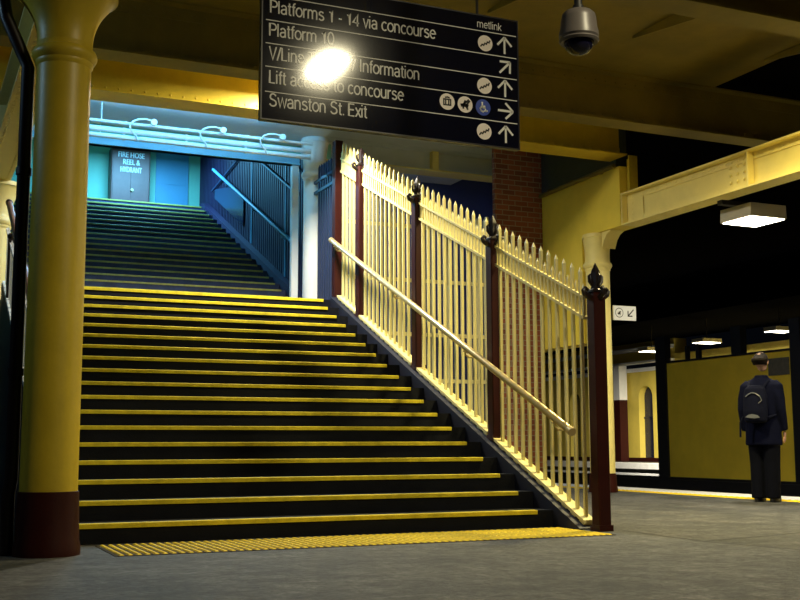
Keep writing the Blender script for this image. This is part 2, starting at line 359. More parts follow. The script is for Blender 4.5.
# wall and station building across the tracks
X = 27
c = MB()
ys = [18, 24.6, 25.5, 30.6, 31.5, 36.05, 36.95, 41.2, 42.0, 46.5, 47.3, 52]
for i in range(0, len(ys)-1, 2): c.box(X, X+.6, ys[i], ys[i+1], 0, 3.57)
for i in range(1, len(ys)-1, 2):
    a, b = ys[i], ys[i+1]; n = 10
    z0 = 2.55; r = (b-a)/2; m_ = (a+b)/2
    poly = [(a, 3.57), (b, 3.57)] + [(m_+r*math.cos(PI*k/n), z0+r*math.sin(PI*k/n)) for k in range(n+1)]
    # two halves so each polygon stays simple
    left = [(a, 3.57), (m_, 3.57)] + [(m_+r*math.cos(PI/2+PI/2*k/n), z0+r*math.sin(PI/2+PI/2*k/n)) for k in range(n+1)]
    right = [(m_, 3.57), (b, 3.57)] + [(m_+r*math.cos(PI/2*k/n), z0+r*math.sin(PI/2*k/n)) for k in range(n+1)]
    c.prism(left, 'x', X, X+.6); c.prism(right, 'x', X, X+.6)
c.box(X, X+.6, 18, 34.6, 3.57, 4.15); c.box(X, X+.6, 34.6, 52, 3.95, 4.15); c.box(X, X+.6, 34.6, 52, 4.15, 4.75)
struct('wall_far', c, 'farwall', 'yellow wall with arched openings across the tracks')
for i in range(1, len(ys)-1, 2):
    d = MB(); d.box(X+.28, X+.33, ys[i], ys[i+1], 1.75, 3.1); d.box(X+.26, X+.33, ys[i], ys[i+1], 0, 1.7); d.box(X+.23, X+.33, ys[i], ys[i+1], 1.7, 1.78)
    o = struct('window_%d' % ((i+1)//2), d, 'glassdark', 'dark arched opening in the far yellow wall')
c = MB(); c.box(X-.06, X+.5, 18, 52, 0, .16); struct('baseboard_far', c, 'maroon')
c = MB(); c.box(X-.1, X, 34.6, 52, 3.57, 3.72); c.box(X-.35, X, 34.6, 52, 3.88, 3.97); c.box(X-.3, X, 34.6, 52, 4.38, 4.52)
struct('trim_7', c, 'white', 'white mouldings along the far wall')
c = MB(); c.box(25.4, 60, 18, 60, -1.1, 0); struct('floor', c, 'asphalt', 'far platform floor')
c = MB(); c.box(25.15, 25.4, 18, 60, -.22, .0); struct('trim_8', c, 'coping', 'white edge of the far platform')
c = MB(); c.box(14.75, 17.2, 13, 34, -1.1, -.02); struct('floor', c, 'black', 'dark island between the tracks')
c = MB(); c.box(22.5, 27.5, 18, 52, 4.78, 4.95); struct('ceiling', c, 'darkroof', 'canopy of the far platform')

# ================================================================== COLUMNS
def column(label, x, y, r, ztop, flare, name='iron_column', shaft='mustard', base='maroon', zb=.42, z0=0, zring=3.47):
    t = thing(name, label, 'column', (x, y, z0))
    b = MB(); b.lathe([(r*1.16, 0), (r*1.16, .05), (r*1.10, .10), (r*1.05, zb), (r*1.0, zb+.003)], x, y, 40, z0); b.build('base', base, t)
    s = MB(); s.lathe([(r, zb+.003), (r*.97, zring-.10)], x, y, 40, z0); s.build('shaft', shaft, t)
    g = MB(); g.lathe([(r*.97, zring-.10), (r*1.04, zring-.08), (r*1.04, zring-.06), (r*1.12, zring-.045), (r*1.18, zring-.02), (r*1.18, zring), (r*1.12, zring+.025), (r*1.03, zring+.035), (r*1.0, zring+.07)], x, y, 40, z0); g.build('ring', shaft, t)
    k = MB(); h = ztop-zring-.07
    pr = [(r*1.0+(flare-r)*(q/12)**2.2, zring+.07+h*.84*q/12) for q in range(13)]
    k.lathe(pr + [(flare*1.05, zring+.07+h*.86), (flare*1.05, zring+.07+h*.93), (flare*.98, zring+.07+h*.94), (flare*.98, ztop)], x, y, 40, z0); k.build('capital', shaft, t)
    return t
column('big mustard iron column with maroon base at left of the stairs', XL, 7.9, .19, 3.95, .34)
column('cream iron column at the left edge behind the big mustard one', XL, 14.35, .19, 3.95, .30, shaft='fence', zb=.32)
column('cream platform column behind the last fence post', 9.75, 14.30, .19, 3.95, .22, shaft='cream', zb=.28)
column('white round column at the corner of the stair landing', 5.50, 15.45, .17, 2.6, .205, name='landing_column', shaft='white', base='white', zb=.05, z0=ZL, zring=2.05)
d = MB(); d.tube([(.68, 7.99, 0), (.68, 7.99, .4), (.695, 7.99, .5), (.695, 7.99, 3.38), (.64, 7.99, 3.50), (.54, 7.99, 3.72), (.50, 7.99, 3.92), (.49, 7.99, 4.1), (.49, 7.99, 5.63)], [.045]*9, 16)
for z in (1.2, 2.6): d.cyl((.695, 7.99, z), (.695, 7.99, z+.05), .054, n=16)
tag(d.build('downpipe', 'postdark'), 'dark iron downpipe running up the left of the big mustard column', 'pipe')

# ================================================================== BEAMS AND GIRDERS
def beam_x(label, x0, x1, yc, zb, zt, fw, m, name='roof_beam', gus=(), gusb=(), riv=True):
    t = thing(name, label, 'beam', ((x0+x1)/2, yc, zb))
    a = MB(); a.box(x0, x1, yc-.02, yc+.02, zb+.02, zt)
    a.box(x0, x1, yc-.14, yc-.02, zb+.02, zb+.04); a.box(x0, x1, yc-.035, yc-.02, zb+.04, zb+.15); a.box(x0, x1, yc-.035, yc-.02, zt-.16, zt-.02)
    if riv:
        x = max(x0, .8)
        while x < min(x1, 12.4):
            a.rivet((x, yc-.035, zb+.10), (0, -1, 0), .016); a.rivet((x+.06, yc-.035, zt-.10), (0, -1, 0), .016); x += .16
    a.build('web', m, t)
    f = MB(); f.box(x0, x1, yc-fw/2, yc+fw/2, zb, zb+.02); f.build('bottom_flange', m, t)
    f = MB(); f.box(x0, x1, yc-fw/2, yc+fw/2, zt-.02, zt); f.build('top_flange', m, t)
    for gx in gus:
        g = MB(); g.prism([(yc-.021, zt-.03), (yc-.55, zt-.03), (yc-.021, zb+.3)], 'x', gx-.012, gx+.012); g.build('gusset', m, t)
    for gx in gusb:
        g = MB(); g.prism([(yc+.021, zt-.03), (yc+2.3, zt-.001), (yc+2.3, zt-.03), (yc+.021, zt-.36)], 'x', gx-.012, gx+.012); g.build('gusset', m, t)
    return t
beam_x('shaded roof beam directly behind the hanging direction sign', -6, 12.6, 12.02, 4.97, 5.64, .34, 'mustard_dull', gus=())
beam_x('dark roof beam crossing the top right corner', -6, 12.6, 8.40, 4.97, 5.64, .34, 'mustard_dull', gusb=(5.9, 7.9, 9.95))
tF = beam_x('mustard riveted beam spanning over the top of the lower stairs', -6, 9.63, 13.50, 4.97, 5.64, .44, 'mustard', gus=())
def girder(label, xc, y0, y1, m, side):
    t = thing('riveted_girder', label, 'girder', (xc, (y0+y1)/2, 3.95))
    a = MB(); a.box(xc-.03, xc+.03, y0, y1, 3.97, 4.41)
    for s in (-1, 1):
        xs = sorted((xc+s*.03, xc+s*.045)); a.box(*xs, y0, y1, 3.97, 4.06); a.box(*xs, y0, y1, 4.32, 4.41)
    for y in (y0+(y1-y0)*.62, y1-.12):
        a.box(xc-.05, xc-.045, y-.3, y+.08, 3.97, 4.41) if side < 0 else None
    f = MB(); f.box(xc-.15, xc+.15, y0, y1, 3.95, 3.97); f.build('bottom_flange', m, t)
    f = MB(); f.box(xc-.15, xc+.15, y0, y1, 4.41, 4.435)
    y = y0+.05
    f.build('top_flange', m, t)
    r = MB(); y = max(y0, 6)
    while y < y1-.1:
        r.rivet((xc-.045, y, 4.365), (-1, 0, 0), .017); r.rivet((xc-.10, y+.05, 3.95), (0, 0, -1), .015); r.rivet((xc+.10, y+.05, 3.95), (0, 0, -1), .015)
        r.rivet((xc+.045, y, 4.365), (1, 0, 0), .017); y += .115
    for yy in (10.95, 11.08, 11.21):
        for zz in (4.10, 4.20, 4.30): r.rivet((xc-.05, yy, zz), (-1, 0, 0), .022)
    for zz in (4.02, 4.10, 4.18, 4.26, 4.34): r.rivet((xc-.05, y1-.16, zz), (-1, 0, 0), .016)
    a.add(r.v, r.f); a.build('web', m, t)
    for yy in ([10.78, y1-.02] if side < 0 else [8.5, 12.5]):
        v = MB(); v.box(xc-.15, xc-.05, yy-.012, yy+.012, 3.97, 4.41); v.build('stiffener', m, t)
    return t
girder('pale yellow riveted girder above the platform at right', 9.80, -4, 13.51, 'cream', -1)
girder('mustard riveted girder above the left columns', XL, -4, 14.6, 'fence', 1)
for x, lab in ((9.80, 'upright steel stanchion joining the mustard beam to the pale girder'), (XL, 'upright steel stanchion above the left girder under the mustard beam')):
    xa, xb = (x-.15, x-.0) if x > 5 else (x-.15, x+.15)
    b = MB(); b.box(xa, xb, 13.27, 13.29, 4.436, 4.968); b.box(x-.024, x, 13.29, 13.50, 4.436, 4.968)
    for z in (4.5, 4.58, 4.66, 4.74, 4.82, 4.90):
        for dx in (-.1, -.05): b.rivet((x+dx, 13.27, z), (0, -1, 0), .012)
    tag(b.build('beam_stanchion', 'mustard'), lab, 'stanchion')
# behind the fence: pale beam
t = thing('soffit_beam', 'dim greenish beam under the boarded soffit behind the fence', 'beam', (7.6, 17, 5.4))
b = MB(); b.box(5.83, 9.6, 16.98, 17.02, 5.42, 5.755); b.build('web', 'pale', t)
b = MB(); b.box(5.83, 9.6, 16.82, 17.18, 5.39, 5.42); b.build('bottom_flange', 'cream', t)
b = MB(); b.box(8.16, 8.28, 16.86, 16.98, 5.42, 5.755); b.build('bracket', 'cream', t)
# conduit along the yellow wall plate
b = MB(); b.tube([(9.60, 13.58, 4.87), (9.60, 15.70, 4.84)], .035, 12)
for y in (13.9, 14.7, 15.4): b.cyl((9.60, y, 4.86), (9.60, y+.03, 4.86), .042, n=12)
tag(b.build('conduit', 'mustard_dull'), 'dark conduit along the top of the yellow wall plate', 'pipe')
# bracing under the column: curved haunch
b = MB(); b.prism([(13.80, 3.945), (14.06, 3.945), (14.06, 3.70), (14.0, 3.82), (13.92, 3.90)], 'x', 9.68, 9.92)
tag(b.build('haunch_bracket', 'cream'), 'curved yellow bracket beside the platform column head', 'bracket')

# ================================================================== STAIRS
t = thing('staircase', 'lower flight of dark stone steps with yellow nosings', 'stairs', (3.1, Y0, 0))
for i in range(1, 18):
    y = Y0+(i-1)*T_
    b = MB(); b.box(1.101, 5.30, y, y+T_+(.02 if i < 17 else 0), max(0, (i-2)*R_), i*R_-.001)
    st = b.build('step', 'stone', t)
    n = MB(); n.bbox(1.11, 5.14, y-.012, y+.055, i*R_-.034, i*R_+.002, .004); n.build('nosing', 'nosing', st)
b = MB(); b.box(1.17, 5.50, YLAND, YU, 0, ZL-.001); ld = b.build('landing', 'stone', t)
n = MB(); n.bbox(1.18, 5.2, YLAND-.012, YLAND+.06, ZL-.036, ZL+.002, .004); n.build('nosing', 'nosing', ld)
for x0, x1, ye in ((5.301, 5.50, YLAND-.002), (1.02, 1.10, 14.05)):
    b = MB(); b.prism([(8.14, 0), (ye, 0), (ye, zk(ye)), (8.14, zk(8.14))], 'x', x0, x1); b.build('kerb', 'kerb', t)
t = thing('staircase', 'upper flight of narrow blue-lit steps rising from the landing to the concourse', 'stairs', (3.1, YU, ZL))
for k in range(1, 20):
    y = YU+(k-1)*.334; z = ZL+k*.15
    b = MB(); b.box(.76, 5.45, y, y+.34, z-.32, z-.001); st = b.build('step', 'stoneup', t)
    n = MB(); n.bbox(.8, 5.38, y-.012, y+.055, z-.026, z+.002, .004); n.build('nosing', 'nosingshade', st)
b = MB(); b.prism([(YU, ZL), (YU+.2, ZL), (22.36, ZTOP-.2), (22.36, ZTOP+.13), (22.2, ZTOP+.13), (YU, ZL+.25)], 'x', 5.451, 5.58); b.build('stringer', 'navy', t)
# tactile paving at the foot
tt = thing('tactile_paving', 'yellow ribbed tactile paving across the foot of the stairs', 'tactile paving', (3.3, 8.0, 0))
t = MB(); t.box(1.33, 5.28, 7.58, 8.42, 0, .004); t.build('backing_plate', 'tactilebase', tt); t = MB()
x = 1.36
while x < 5.24:
    yy = 7.60 if x > 1.4 else 7.65
    for k in range(3):
        a, b_ = 7.595+k*.275, 7.595+k*.275+.262
        t.add([(x, a, .004), (x+.031, a, .004), (x+.031, b_, .004), (x, b_, .004), (x+.007, a+.012, .011), (x+.024, a+.012, .011), (x+.024, b_-.012, .011), (x+.007, b_-.012, .011)],
              [(4, 5, 6, 7), (0, 1, 5, 4), (1, 2, 6, 5), (2, 3, 7, 6), (3, 0, 4, 7)])
    x += .0585
t.build('ribs', 'tactile', tt)

# ================================================================== FENCES
def picket_mesh(name, m, z0, z1, w=.014, tip=.05):
    b = MB(); b.box(-w, w, -w, w, z0, z1-tip)
    b.add([(-w, -w, z1-tip), (w, -w, z1-tip), (w, w, z1-tip), (-w, w, z1-tip), (0, 0, z1)], [(0, 1, 4), (1, 2, 4), (2, 3, 4), (3, 0, 4)])
    return b.mesh(name, m)
tall = picket_mesh('picket', 'fence', .05, 2.23); short = picket_mesh('short_picket', 'fence', 1.79, 2.10, .012, .045)
def sloped(y0, y1, zf, h0, h1, x0, x1):
    b = MB(); b.prism([(y0, zf(y0)+h0), (y1, zf(y1)+h0), (y1, zf(y1)+h1), (y0, zf(y0)+h1)], 'x', x0, x1); return b
def fence_panel(label, X, ya, yb, n, group):
    t = thing('picket_fence', label, 'fence panel', (X, ya, zk(ya)), group)
    sp = (yb-ya)/n
    for i in range(n):
        y = ya+sp*(i+.5); child('picket', tall, t, (0, y-ya, zk(y)-zk(ya)))
    for i in range(n+1):
        y = ya+sp*i + (.02 if i == 0 else -.02 if i == n else 0); child('short_picket', short, t, (0, y-ya, zk(y)-zk(ya)))
    sloped(ya, yb, zk, 1.965, 1.990, X-.024, X+.024).build('rail', 'fence', t)
    sloped(ya, yb, zk, 1.780, 1.808, X-.024, X+.024).build('rail', 'fence', t)
    sloped(ya, yb, zk, .022, .052, X-.065, X+.05).build('base_rail', 'fence', t)
    s = MB(); y = ya+.02
    while y < yb-.06:                                   # small packing blocks under the base rail
        s.prism([(y, zk(y)), (y+.07, zk(y+.07)), (y+.07, zk(y+.07)+.022), (y, zk(y)+.022)], 'x', X-.055, X+.03); y += .14
    s.build('packing_blocks', 'fence', t)
    return t
PY = [8.0, 9.815, 11.635, 13.40]
def finial(t, X, Y, z0, H):
    f = MB(); f.bbox(X-.065, X+.065, Y-.065, Y+.065, z0+H-.26, z0+H-.235, .006)
    f.lathe([(.050, H-.26), (.050, H-.22), (.042, H-.205), (.046, H-.10), (.043, H-.08), (.002, H+.0)], X, Y, 6, z0)
    for a in range(4):
        c_, s_ = math.cos(a*PI/2), math.sin(a*PI/2)
        P = [(.04, H-.31), (.075, H-.30), (.115, H-.275), (.125, H-.245), (.105, H-.225), (.085, H-.235), (.09, H-.252)]
        f.tube([(X+c_*r, Y+s_*r, z0+z) for r, z in P], [.028, .027, .024, .020, .017, .014, .010], 8)
        f.tube([(X+c_*r, Y+s_*r, z0+z) for r, z in ((.035, H-.20), (.062, H-.165), (.066, H-.12), (.05, H-.10))], [.014, .016, .013, .006], 7)
    return f.build('finial', 'postdark', t)
def fence_post(label, X, Y, z0, H=2.285, group=None):
    t = thing('fence_post', label, 'fence post', (X, Y, z0), group)
    b = MB(); b.bbox(X-.06, X+.06, Y-.06, Y+.06, z0, z0+H-.262, .008); b.box(X-.07, X+.07, Y-.07, Y+.07, z0, z0+.05); b.build('post', 'postred', t)
    finial(t, X, Y, z0, H); return t
lab = ['dark oxblood fence post standing on the asphalt at the foot of the right fence', 'second dark fence post up the right fence, in front of the bricks', 'third oxblood fence post up the right fence, mid flight', 'topmost finialed fence post of the right fence, near the landing']
for i, y in enumerate(PY):
    fence_post(lab[i], XF, y, 0 if i == 0 else zk(y), group='right stair fence posts')
ends = PY + [14.20]
names = ['lowest cream picket fence panel, beside the foot of the handrail', 'cream picket fence panel in the middle of the right side, second from the foot', 'brightest long cream picket fence panel, below the landing', 'short five-picket cream fence panel next to the tall plain post']
for i in range(4):
    fence_panel(names[i], XF, 8.17 if i == 0 else ends[i]+.072, ends[i+1]-.072, 12 if i < 3 else 5, 'right stair fence panels')
# low balustrade on the left of the stairs
low = picket_mesh('picket', 'white', .05, .74)
t = thing('balustrade', 'low white balustrade with dark posts at the left edge of the stairs', 'balustrade', (1.06, 8.3, zk(8.3)))
y = 8.4
while y < 13.95:
    child('picket', low, t, (0, y-8.3, zk(y)-zk(8.3))); y += .14
sloped(8.3, 14.0, zk, .66, .69, 1.04, 1.08).build('rail', 'white', t)
sloped(8.3, 14.0, zk, .001, .045, 1.025, 1.095).build('base_rail', 'white', t)
for y in (9.815, 11.635, 13.40):
    b = MB(); b.bbox(1.025, 1.095, y-.04, y+.04, zk(y)+.02, zk(y)+.72, .006); b.ball((1.06, y, zk(y)+.75), .045, 12, 8); b.build('post', 'postdark', t)
b = MB(); b.bbox(XF-.06, XF+.06, 14.225, 14.345, ZL, 4.969, .006)
tag(b.build('landing_post', 'postred'), 'tall plain oxblood post rising from the landing to the mustard beam', 'post')

# navy fence on the landing
t = thing('picket_fence', 'dark blue picket fence panel on the landing beside the white column', 'fence panel', (XF+.02, 14.36, ZL))
nv = picket_mesh('picket', 'navyfence', .04, 2.12, .016, .05)
for i in range(8): child('picket', nv, t, (0, .05+i*.098, 0))
for z in (1.72, 1.88):
    b = MB(); b.box(XF-.005, XF+.045, 14.36, 15.27, ZL+z-.022, ZL+z+.022); b.build('rail', 'navyfence', t)
b = MB(); b.box(XF-.0, XF+.04, 14.36, 15.27, ZL+.0, ZL+.04); b.build('base_rail', 'navyfence', t)
# cream security fence crossing behind
t = thing('security_fence', 'tall cream barred fence crossing behind the picket fence', 'fence', (5.84, 15.9, 0))
pk = picket_mesh('picket', 'fence', .05, 4.42, .016, .05)
for i in range(21): child('picket', pk, t, (.05+i*.137, 0, 0))
for z in (.12, 1.0, 1.72, 2.45, 3.31, 4.18):
    b = MB(); b.box(5.84, 8.70, 15.865, 15.884, z-.03, z+.03); b.build('rail', 'fence', t)
for x in (5.84, 8.66):
    b = MB(); b.box(x, x+.05, 15.885, 15.935, 0, 4.45); b.build('fence_stile', 'fence', t)

# ================================================================== HANDRAILS
def handrail(label, X, ya, za, yb, zb, r, m, toward, ys_, zfix=None):
    t = thing('handrail', label, 'handrail', (X, ya, za))
    b = MB(); d = (Vector((0, yb-ya, zb-za))).normalized()
    P0, P1 = Vector((X, ya, za)), Vector((X, yb, zb))
    b.tube([P0, P0+d*.012, P1-d*.012, P1], [r*.8, r, r, r*.8], 20); b.build('rail', m, t)
    for P, sg in ((P0, 1), (P1, -1)):
        k = MB(); k.tube([P-d*.004*sg, P+d*.05*sg], r*1.14, 20); k.build('end_collar', m if m != 'copper' else 'postdark', t)
    for y in ys_:
        z = za+(y-ya)*(zb-za)/(yb-ya)
        k = MB(); k.tube([(X, y, z-r), (X, y, z-.075), (X+toward*.03, y, z-.10), (X+toward*.10, y, z-.10)], [.013, .013, .013, .013], 8)
        k.lathe([(.03, -.012), (.03, 0), (.018, .004)], X, y, 12, z-r-.002)
        k.build('bracket', m, t)
    return t
handrail('steel handrail sloping along the right side of the lower stairs', 5.30, 8.222, .829, 14.19, 3.53, .034, 'steel', 1, (8.50, 10.2, 12.05, 14.02))
handrail('pinkish handrail glimpsed at the left edge beside the stairs', 1.045, 8.7, 1.05, 13.75, 3.60, .036, 'copper', 0, (9.6, 11.2, 12.6, 13.4))
handrail('dim teal handrail along the navy wall of the upper flight', 5.47, 16.42, 3.90, 21.4, 6.20, .03, 'bluepanel', 1, (16.9, 18.6, 20.4))

# ================================================================== PORTAL, PIPES, UPPER FITTINGS
t = thing('portal_frame', 'pale steel portal with blue-lit lintel colour at the start of the upper flight', 'frame', (3, 15.9, ZL))
b = MB(); b.box(.8, 5.39, 15.84, 15.94, 4.98, 5.16); b.box(.8, 5.39, 15.80, 15.94, 4.98, 5.0); b.build('lintel', 'lintelbluelit', t)
b = MB(); b.box(5.285, 5.39, 15.86, 15.94, ZL, 4.98); b.build('jamb', 'white', t)
for i, (y, z, r, lab) in enumerate(((14.82, 5.04, .022, 'uppermost thin pale pipe above the landing'), (14.90, 4.955, .038, 'middle thick pale pipe above the landing'), (14.90, 4.863, .034, 'lowest pale pipe above the landing'))):
    b = MB(); b.tube([(.9, y, z), (5.24, y, z)], r, 12)
    for x in (1.7, 2.55, 3.4, 4.25, 5.1): b.cyl((x, y, z), (x+.03, y, z), r*1.25, n=12)
    b.cyl((2.25, y, z), (2.25, y, 5.298), .006, n=6)
    tag(b.build('ceiling_pipe', 'pale'), lab, 'pipe', 'pipes above the landing')
for x, lab in ((2.72, 'left'), (3.72, 'middle'), (4.62, 'right')):
    t = thing('conduit_bend', 'pale swan-neck conduit with round junction box, %s one of three above the landing' % lab, 'conduit', (x*.9615, 14.8, 5.03), 'conduit bends')
    K = lambda q: (q[0]*.9615, q[1]*.9615, .731+(q[2]-.731)*.9615)
    b = MB(); b.tube([K(q) for q in ((x+.22, 15.33, 5.28), (x+.12, 15.33, 5.27), (x+.04, 15.33, 5.23), (x, 15.36, 5.18), (x+.02, 15.40, 5.12), (x+.10, 15.44, 5.06), (x+.14, 15.46, 5.0))], .013, 8); b.build('conduit', 'pale', t)
    b = MB(); b.cyl(K((x+.33, 15.30, 5.245)), K((x+.33, 15.35, 5.245)), .043, n=14); b.cyl(K((x+.22, 15.33, 5.28)), K((x+.33, 15.33, 5.26)), .012, n=8); b.build('junction_box', 'pale', t)
# corrugated wall trims
for y, lab in ((17.05, 'slim blue cover strip on the navy wall, nearest the white jamb'), (19.0, 'slim blue cover strip on the navy wall, far one')):
    b = MB(); b.box(5.57, 5.585, y, y+.05, ZL+.15*((y-YU)/.334)+.25, 7.3); tag(b.build('cover_strip', 'bluepanel'), lab, 'strip')
t = thing('balustrade_screen', 'dim glass and steel screen on the navy wall near the top of the upper flight', 'screen', (5.55, 19.6, 4.4))
b = MB(); b.prism([(19.5, 4.72), (21.6, 5.66), (21.6, 5.85), (20.3, 5.62), (19.5, 5.2)], 'x', 5.555, 5.575); b.build('glass', 'glassdark', t)
b = MB(); b.tube([(5.55, 21.8, 5.85), (5.55, 19.35, 6.12)], .02, 8); b.build('stay', 'navyfence', t)
# sloping duct struts high on the navy wall
for dy, lab in ((0, 'upper dim strut crossing the navy wall beside the portal'), (.9, 'lower dim strut crossing the navy wall beside the portal')):
    b = MB(); b.tube([(5.55, 16.3+dy*.2, 5.02-dy*.35), (5.55, 18.4+dy, 6.1)], .02, 8); tag(b.build('wall_strut', 'bluepanel'), lab, 'strut')
# hose cabinet
t = thing('hydrant_cabinet', 'dark fire hose cabinet standing at the top of the stairs', 'cabinet', (4.06, 22.8, ZTOP))
b = MB(); b.bbox(3.66, 4.46, 22.66, 22.98, ZTOP, 6.80, .02); b.build('body', 'cabinet', t)
b = MB(); b.box(3.70, 4.055, 22.645, 22.66, ZTOP+.05, 6.76); b.build('door', 'cabinet', t)
b = MB(); b.box(4.065, 4.42, 22.645, 22.66, ZTOP+.05, 6.76); dr = b.build('door', 'cabinet', t)
b = MB(); b.cyl((4.09, 22.645, 5.92), (4.09, 22.61, 5.92), .03, n=12); b.build('handle', 'steel', dr)
for s_, x, z, w_ in (('FIRE HOSE', 3.80, 6.60, .53), ('REEL &', 3.90, 6.45, .34), ('HYDRANT', 3.85, 6.29, .43)):
    l = MB(); text_xz(l, s_, x, z, .112, 22.642, w_, .004); l.build('lettering', 'letter', t)

# ================================================================== DIRECTION SIGN
YS = 7.5
t = thing('direction_sign', 'hanging dark navy direction sign with white lettering and arrows', 'sign', (3.3, YS, 3.07))
b = MB(); b.box(2.262, 4.395, YS, YS+.05, 3.066, 4.12); b.build('face_board', 'sign', t)
b = MB(); b.box(2.252, 2.262, YS-.003, YS+.053, 3.056, 4.13); b.box(4.395, 4.405, YS-.003, YS+.053, 3.056, 4.13); b.box(2.262, 4.395, YS-.003, YS+.053, 3.056, 3.066); b.box(2.262, 4.395, YS-.003, YS+.053, 4.12, 4.13); b.build('frame', 'signedge', t)
yf = YS-.002
l = MB()
for z in (3.268, 3.457, 3.633, 3.809, 3.995): l.box(2.285, 4.385, yf, yf+.001, z-.004, z+.003)
l.build('divider_lines', 'signletter', t)
for s_, x, z, w_, cap in (('Platforms 1 - 14 via concourse', 2.316, 3.866, 1.35, .098), ('Platform 10', 2.311, 3.690, .51, .098), ('V/Line Tickets', 2.313, 3.512, .60, .098), ('/ Information', 2.962, 3.515, .564, .098), ('Lift access to concourse', 2.315, 3.332, 1.075, .098), ('Swanston St. Exit', 2.317, 3.160, .772, .098), ('metlink', 4.03, 4.022, .225, .062)):
    l = MB(); text_line(l, s_, x, z, cap, yf, w_, .058 if cap > .08 else .05); l.build('lettering', 'signletter', t)
def arrow(cx, cz, ang, L=.125, w=.009):
    b = MB(); c_, s_ = math.cos(ang), math.sin(ang)
    def P(u, v): return (cx+c_*u-s_*v, cz+s_*u+c_*v)
    def bar(p, q):
        d = Vector((q[0]-p[0], q[1]-p[1])).normalized(); n = Vector((-d.y, d.x))*w
        b.add([(p[0]+n.x, yf, p[1]+n.y), (q[0]+n.x, yf, q[1]+n.y), (q[0]-n.x, yf, q[1]-n.y), (p[0]-n.x, yf, p[1]-n.y)], [(0, 1, 2, 3)])
    bar(P(-L*.55, 0), P(L*.5, 0)); bar(P(L*.55, 0), P(0, L*.52)); bar(P(L*.55, 0), P(0, -L*.52))
    b.build('arrow', 'signletter', t)
for z, a in ((3.902, 90), (3.721, 45), (3.545, 90), (3.362, 0), (3.168, 90)): arrow(4.277, z, math.radians(a))
def disc(cx, cz, r, m, y=yf, parent=None, name='pictogram', n=28):
    b = MB(); b.add([(cx+r*math.cos(2*PI*k/n), y, cz+r*math.sin(2*PI*k/n)) for k in range(n)], [tuple(range(n))]); return b.build(name, m, parent or t)
def strokes(parts, cx, cz, k, w, m, parent, y=yf-.001):
    b = MB()
    for pl in parts:
        for p, q in zip(pl[:-1], pl[1:]):
            p, q = (cx+p[0]*k, cz+p[1]*k), (cx+q[0]*k, cz+q[1]*k)
            d = Vector((q[0]-p[0], q[1]-p[1])).normalized()*w; n = Vector((-d.y, d.x))
            b.add([(p[0]+n.x-d.x, y, p[1]+n.y-d.y), (q[0]+n.x+d.x, y, q[1]+n.y+d.y), (q[0]-n.x+d.x, y, q[1]-n.y+d.y), (p[0]-n.x-d.x, y, p[1]-n.y-d.y)], [(0, 1, 2, 3)])
    return b.build('symbol', m, parent)
esc = [[(-.6, -.42), (-.42, -.2), (-.22, -.28), (-.05, -.02), (.15, -.1), (.3, .18), (.52, .12), (.62, .36)]]
lift = [[(-.45, -.4), (-.45, .28), (.45, .28), (.45, -.4), (-.45, -.4)], [(-.2, -.3), (-.2, .1)], [(.2, -.3), (.2, .1)], [(-.2, .5), (0, .55)], [(.05, .55), (.25, .5)]]
pram = [[(-.5, -.05), (.35, -.05)], [(-.45, -.2), (.3, -.2)], [(-.35, -.05), (.25, .4)], [(-.1, .1), (.2, -.1)], [(.25, .05), (.55, .45), (.42, .55)], [(-.25, -.3), (-.25, -.42)], [(.18, -.3), (.3, -.5)], [(-.05, .3), (0, .4)]]
chair = [[(-.15, .58), (-.1, .58)], [(-.12, .4), (-.1, -.05), (.25, -.05), (.38, -.45), (.52, -.4)], [(-.12, .15), (.2, .15)], [(-.2, .1), (-.38, -.15), (-.3, -.42), (-.02, -.55), (.2, -.42)]]
for x, z, kind in ((4.101, 3.897, 'e'), (4.09, 3.545, 'e'), (4.082, 3.172, 'e'), (3.758, 3.374, 'l'), (3.915, 3.370, 'p'), (4.075, 3.366, 'w')):
    p = disc(x, z, .066, 'blueicon' if kind == 'w' else 'pinkicon')
    strokes({'e': esc, 'l': lift, 'p': pram, 'w': chair}[kind], x, z, .066, .006 if kind != 'p' else .008, 'letter' if kind == 'w' else 'black', p)
for x in (2.6, 4.045):
    b = MB(); b.cyl((x, YS+.025, 4.13), (x, YS+.025, 5.635), .012, n=8); b.build('hanger_rod', 'signedge', t)

# small sign by the platform column
t = thing('wayfinding_sign', 'small white sign with a round symbol and down-left arrow on the platform column', 'sign', (10.16, 14.2, 2.62))
b = MB(); b.box(9.955, 10.375, 14.2, 14.225, 2.62, 2.845); b.build('board', 'letter', t)
n = 24
b = MB(); b.add([(10.06+r*math.cos(2*PI*k/n), 14.198, 2.735+r*math.sin(2*PI*k/n)) for r in (.075, .066) for k in range(n)], [(k, (k+1) % n, n+(k+1) % n, n+k) for k in range(n)]); b.build('ring_symbol', 'black', t)
strokes(pram, 10.06, 2.73, .05, .006, 'black', t, 14.198)
strokes([[(.6, .6), (-.5, -.5)], [(-.55, .3), (-.55, -.55), (.3, -.55)]], 10.27, 2.735, .085, .009, 'black', t, 14.198).name = 'arrow'

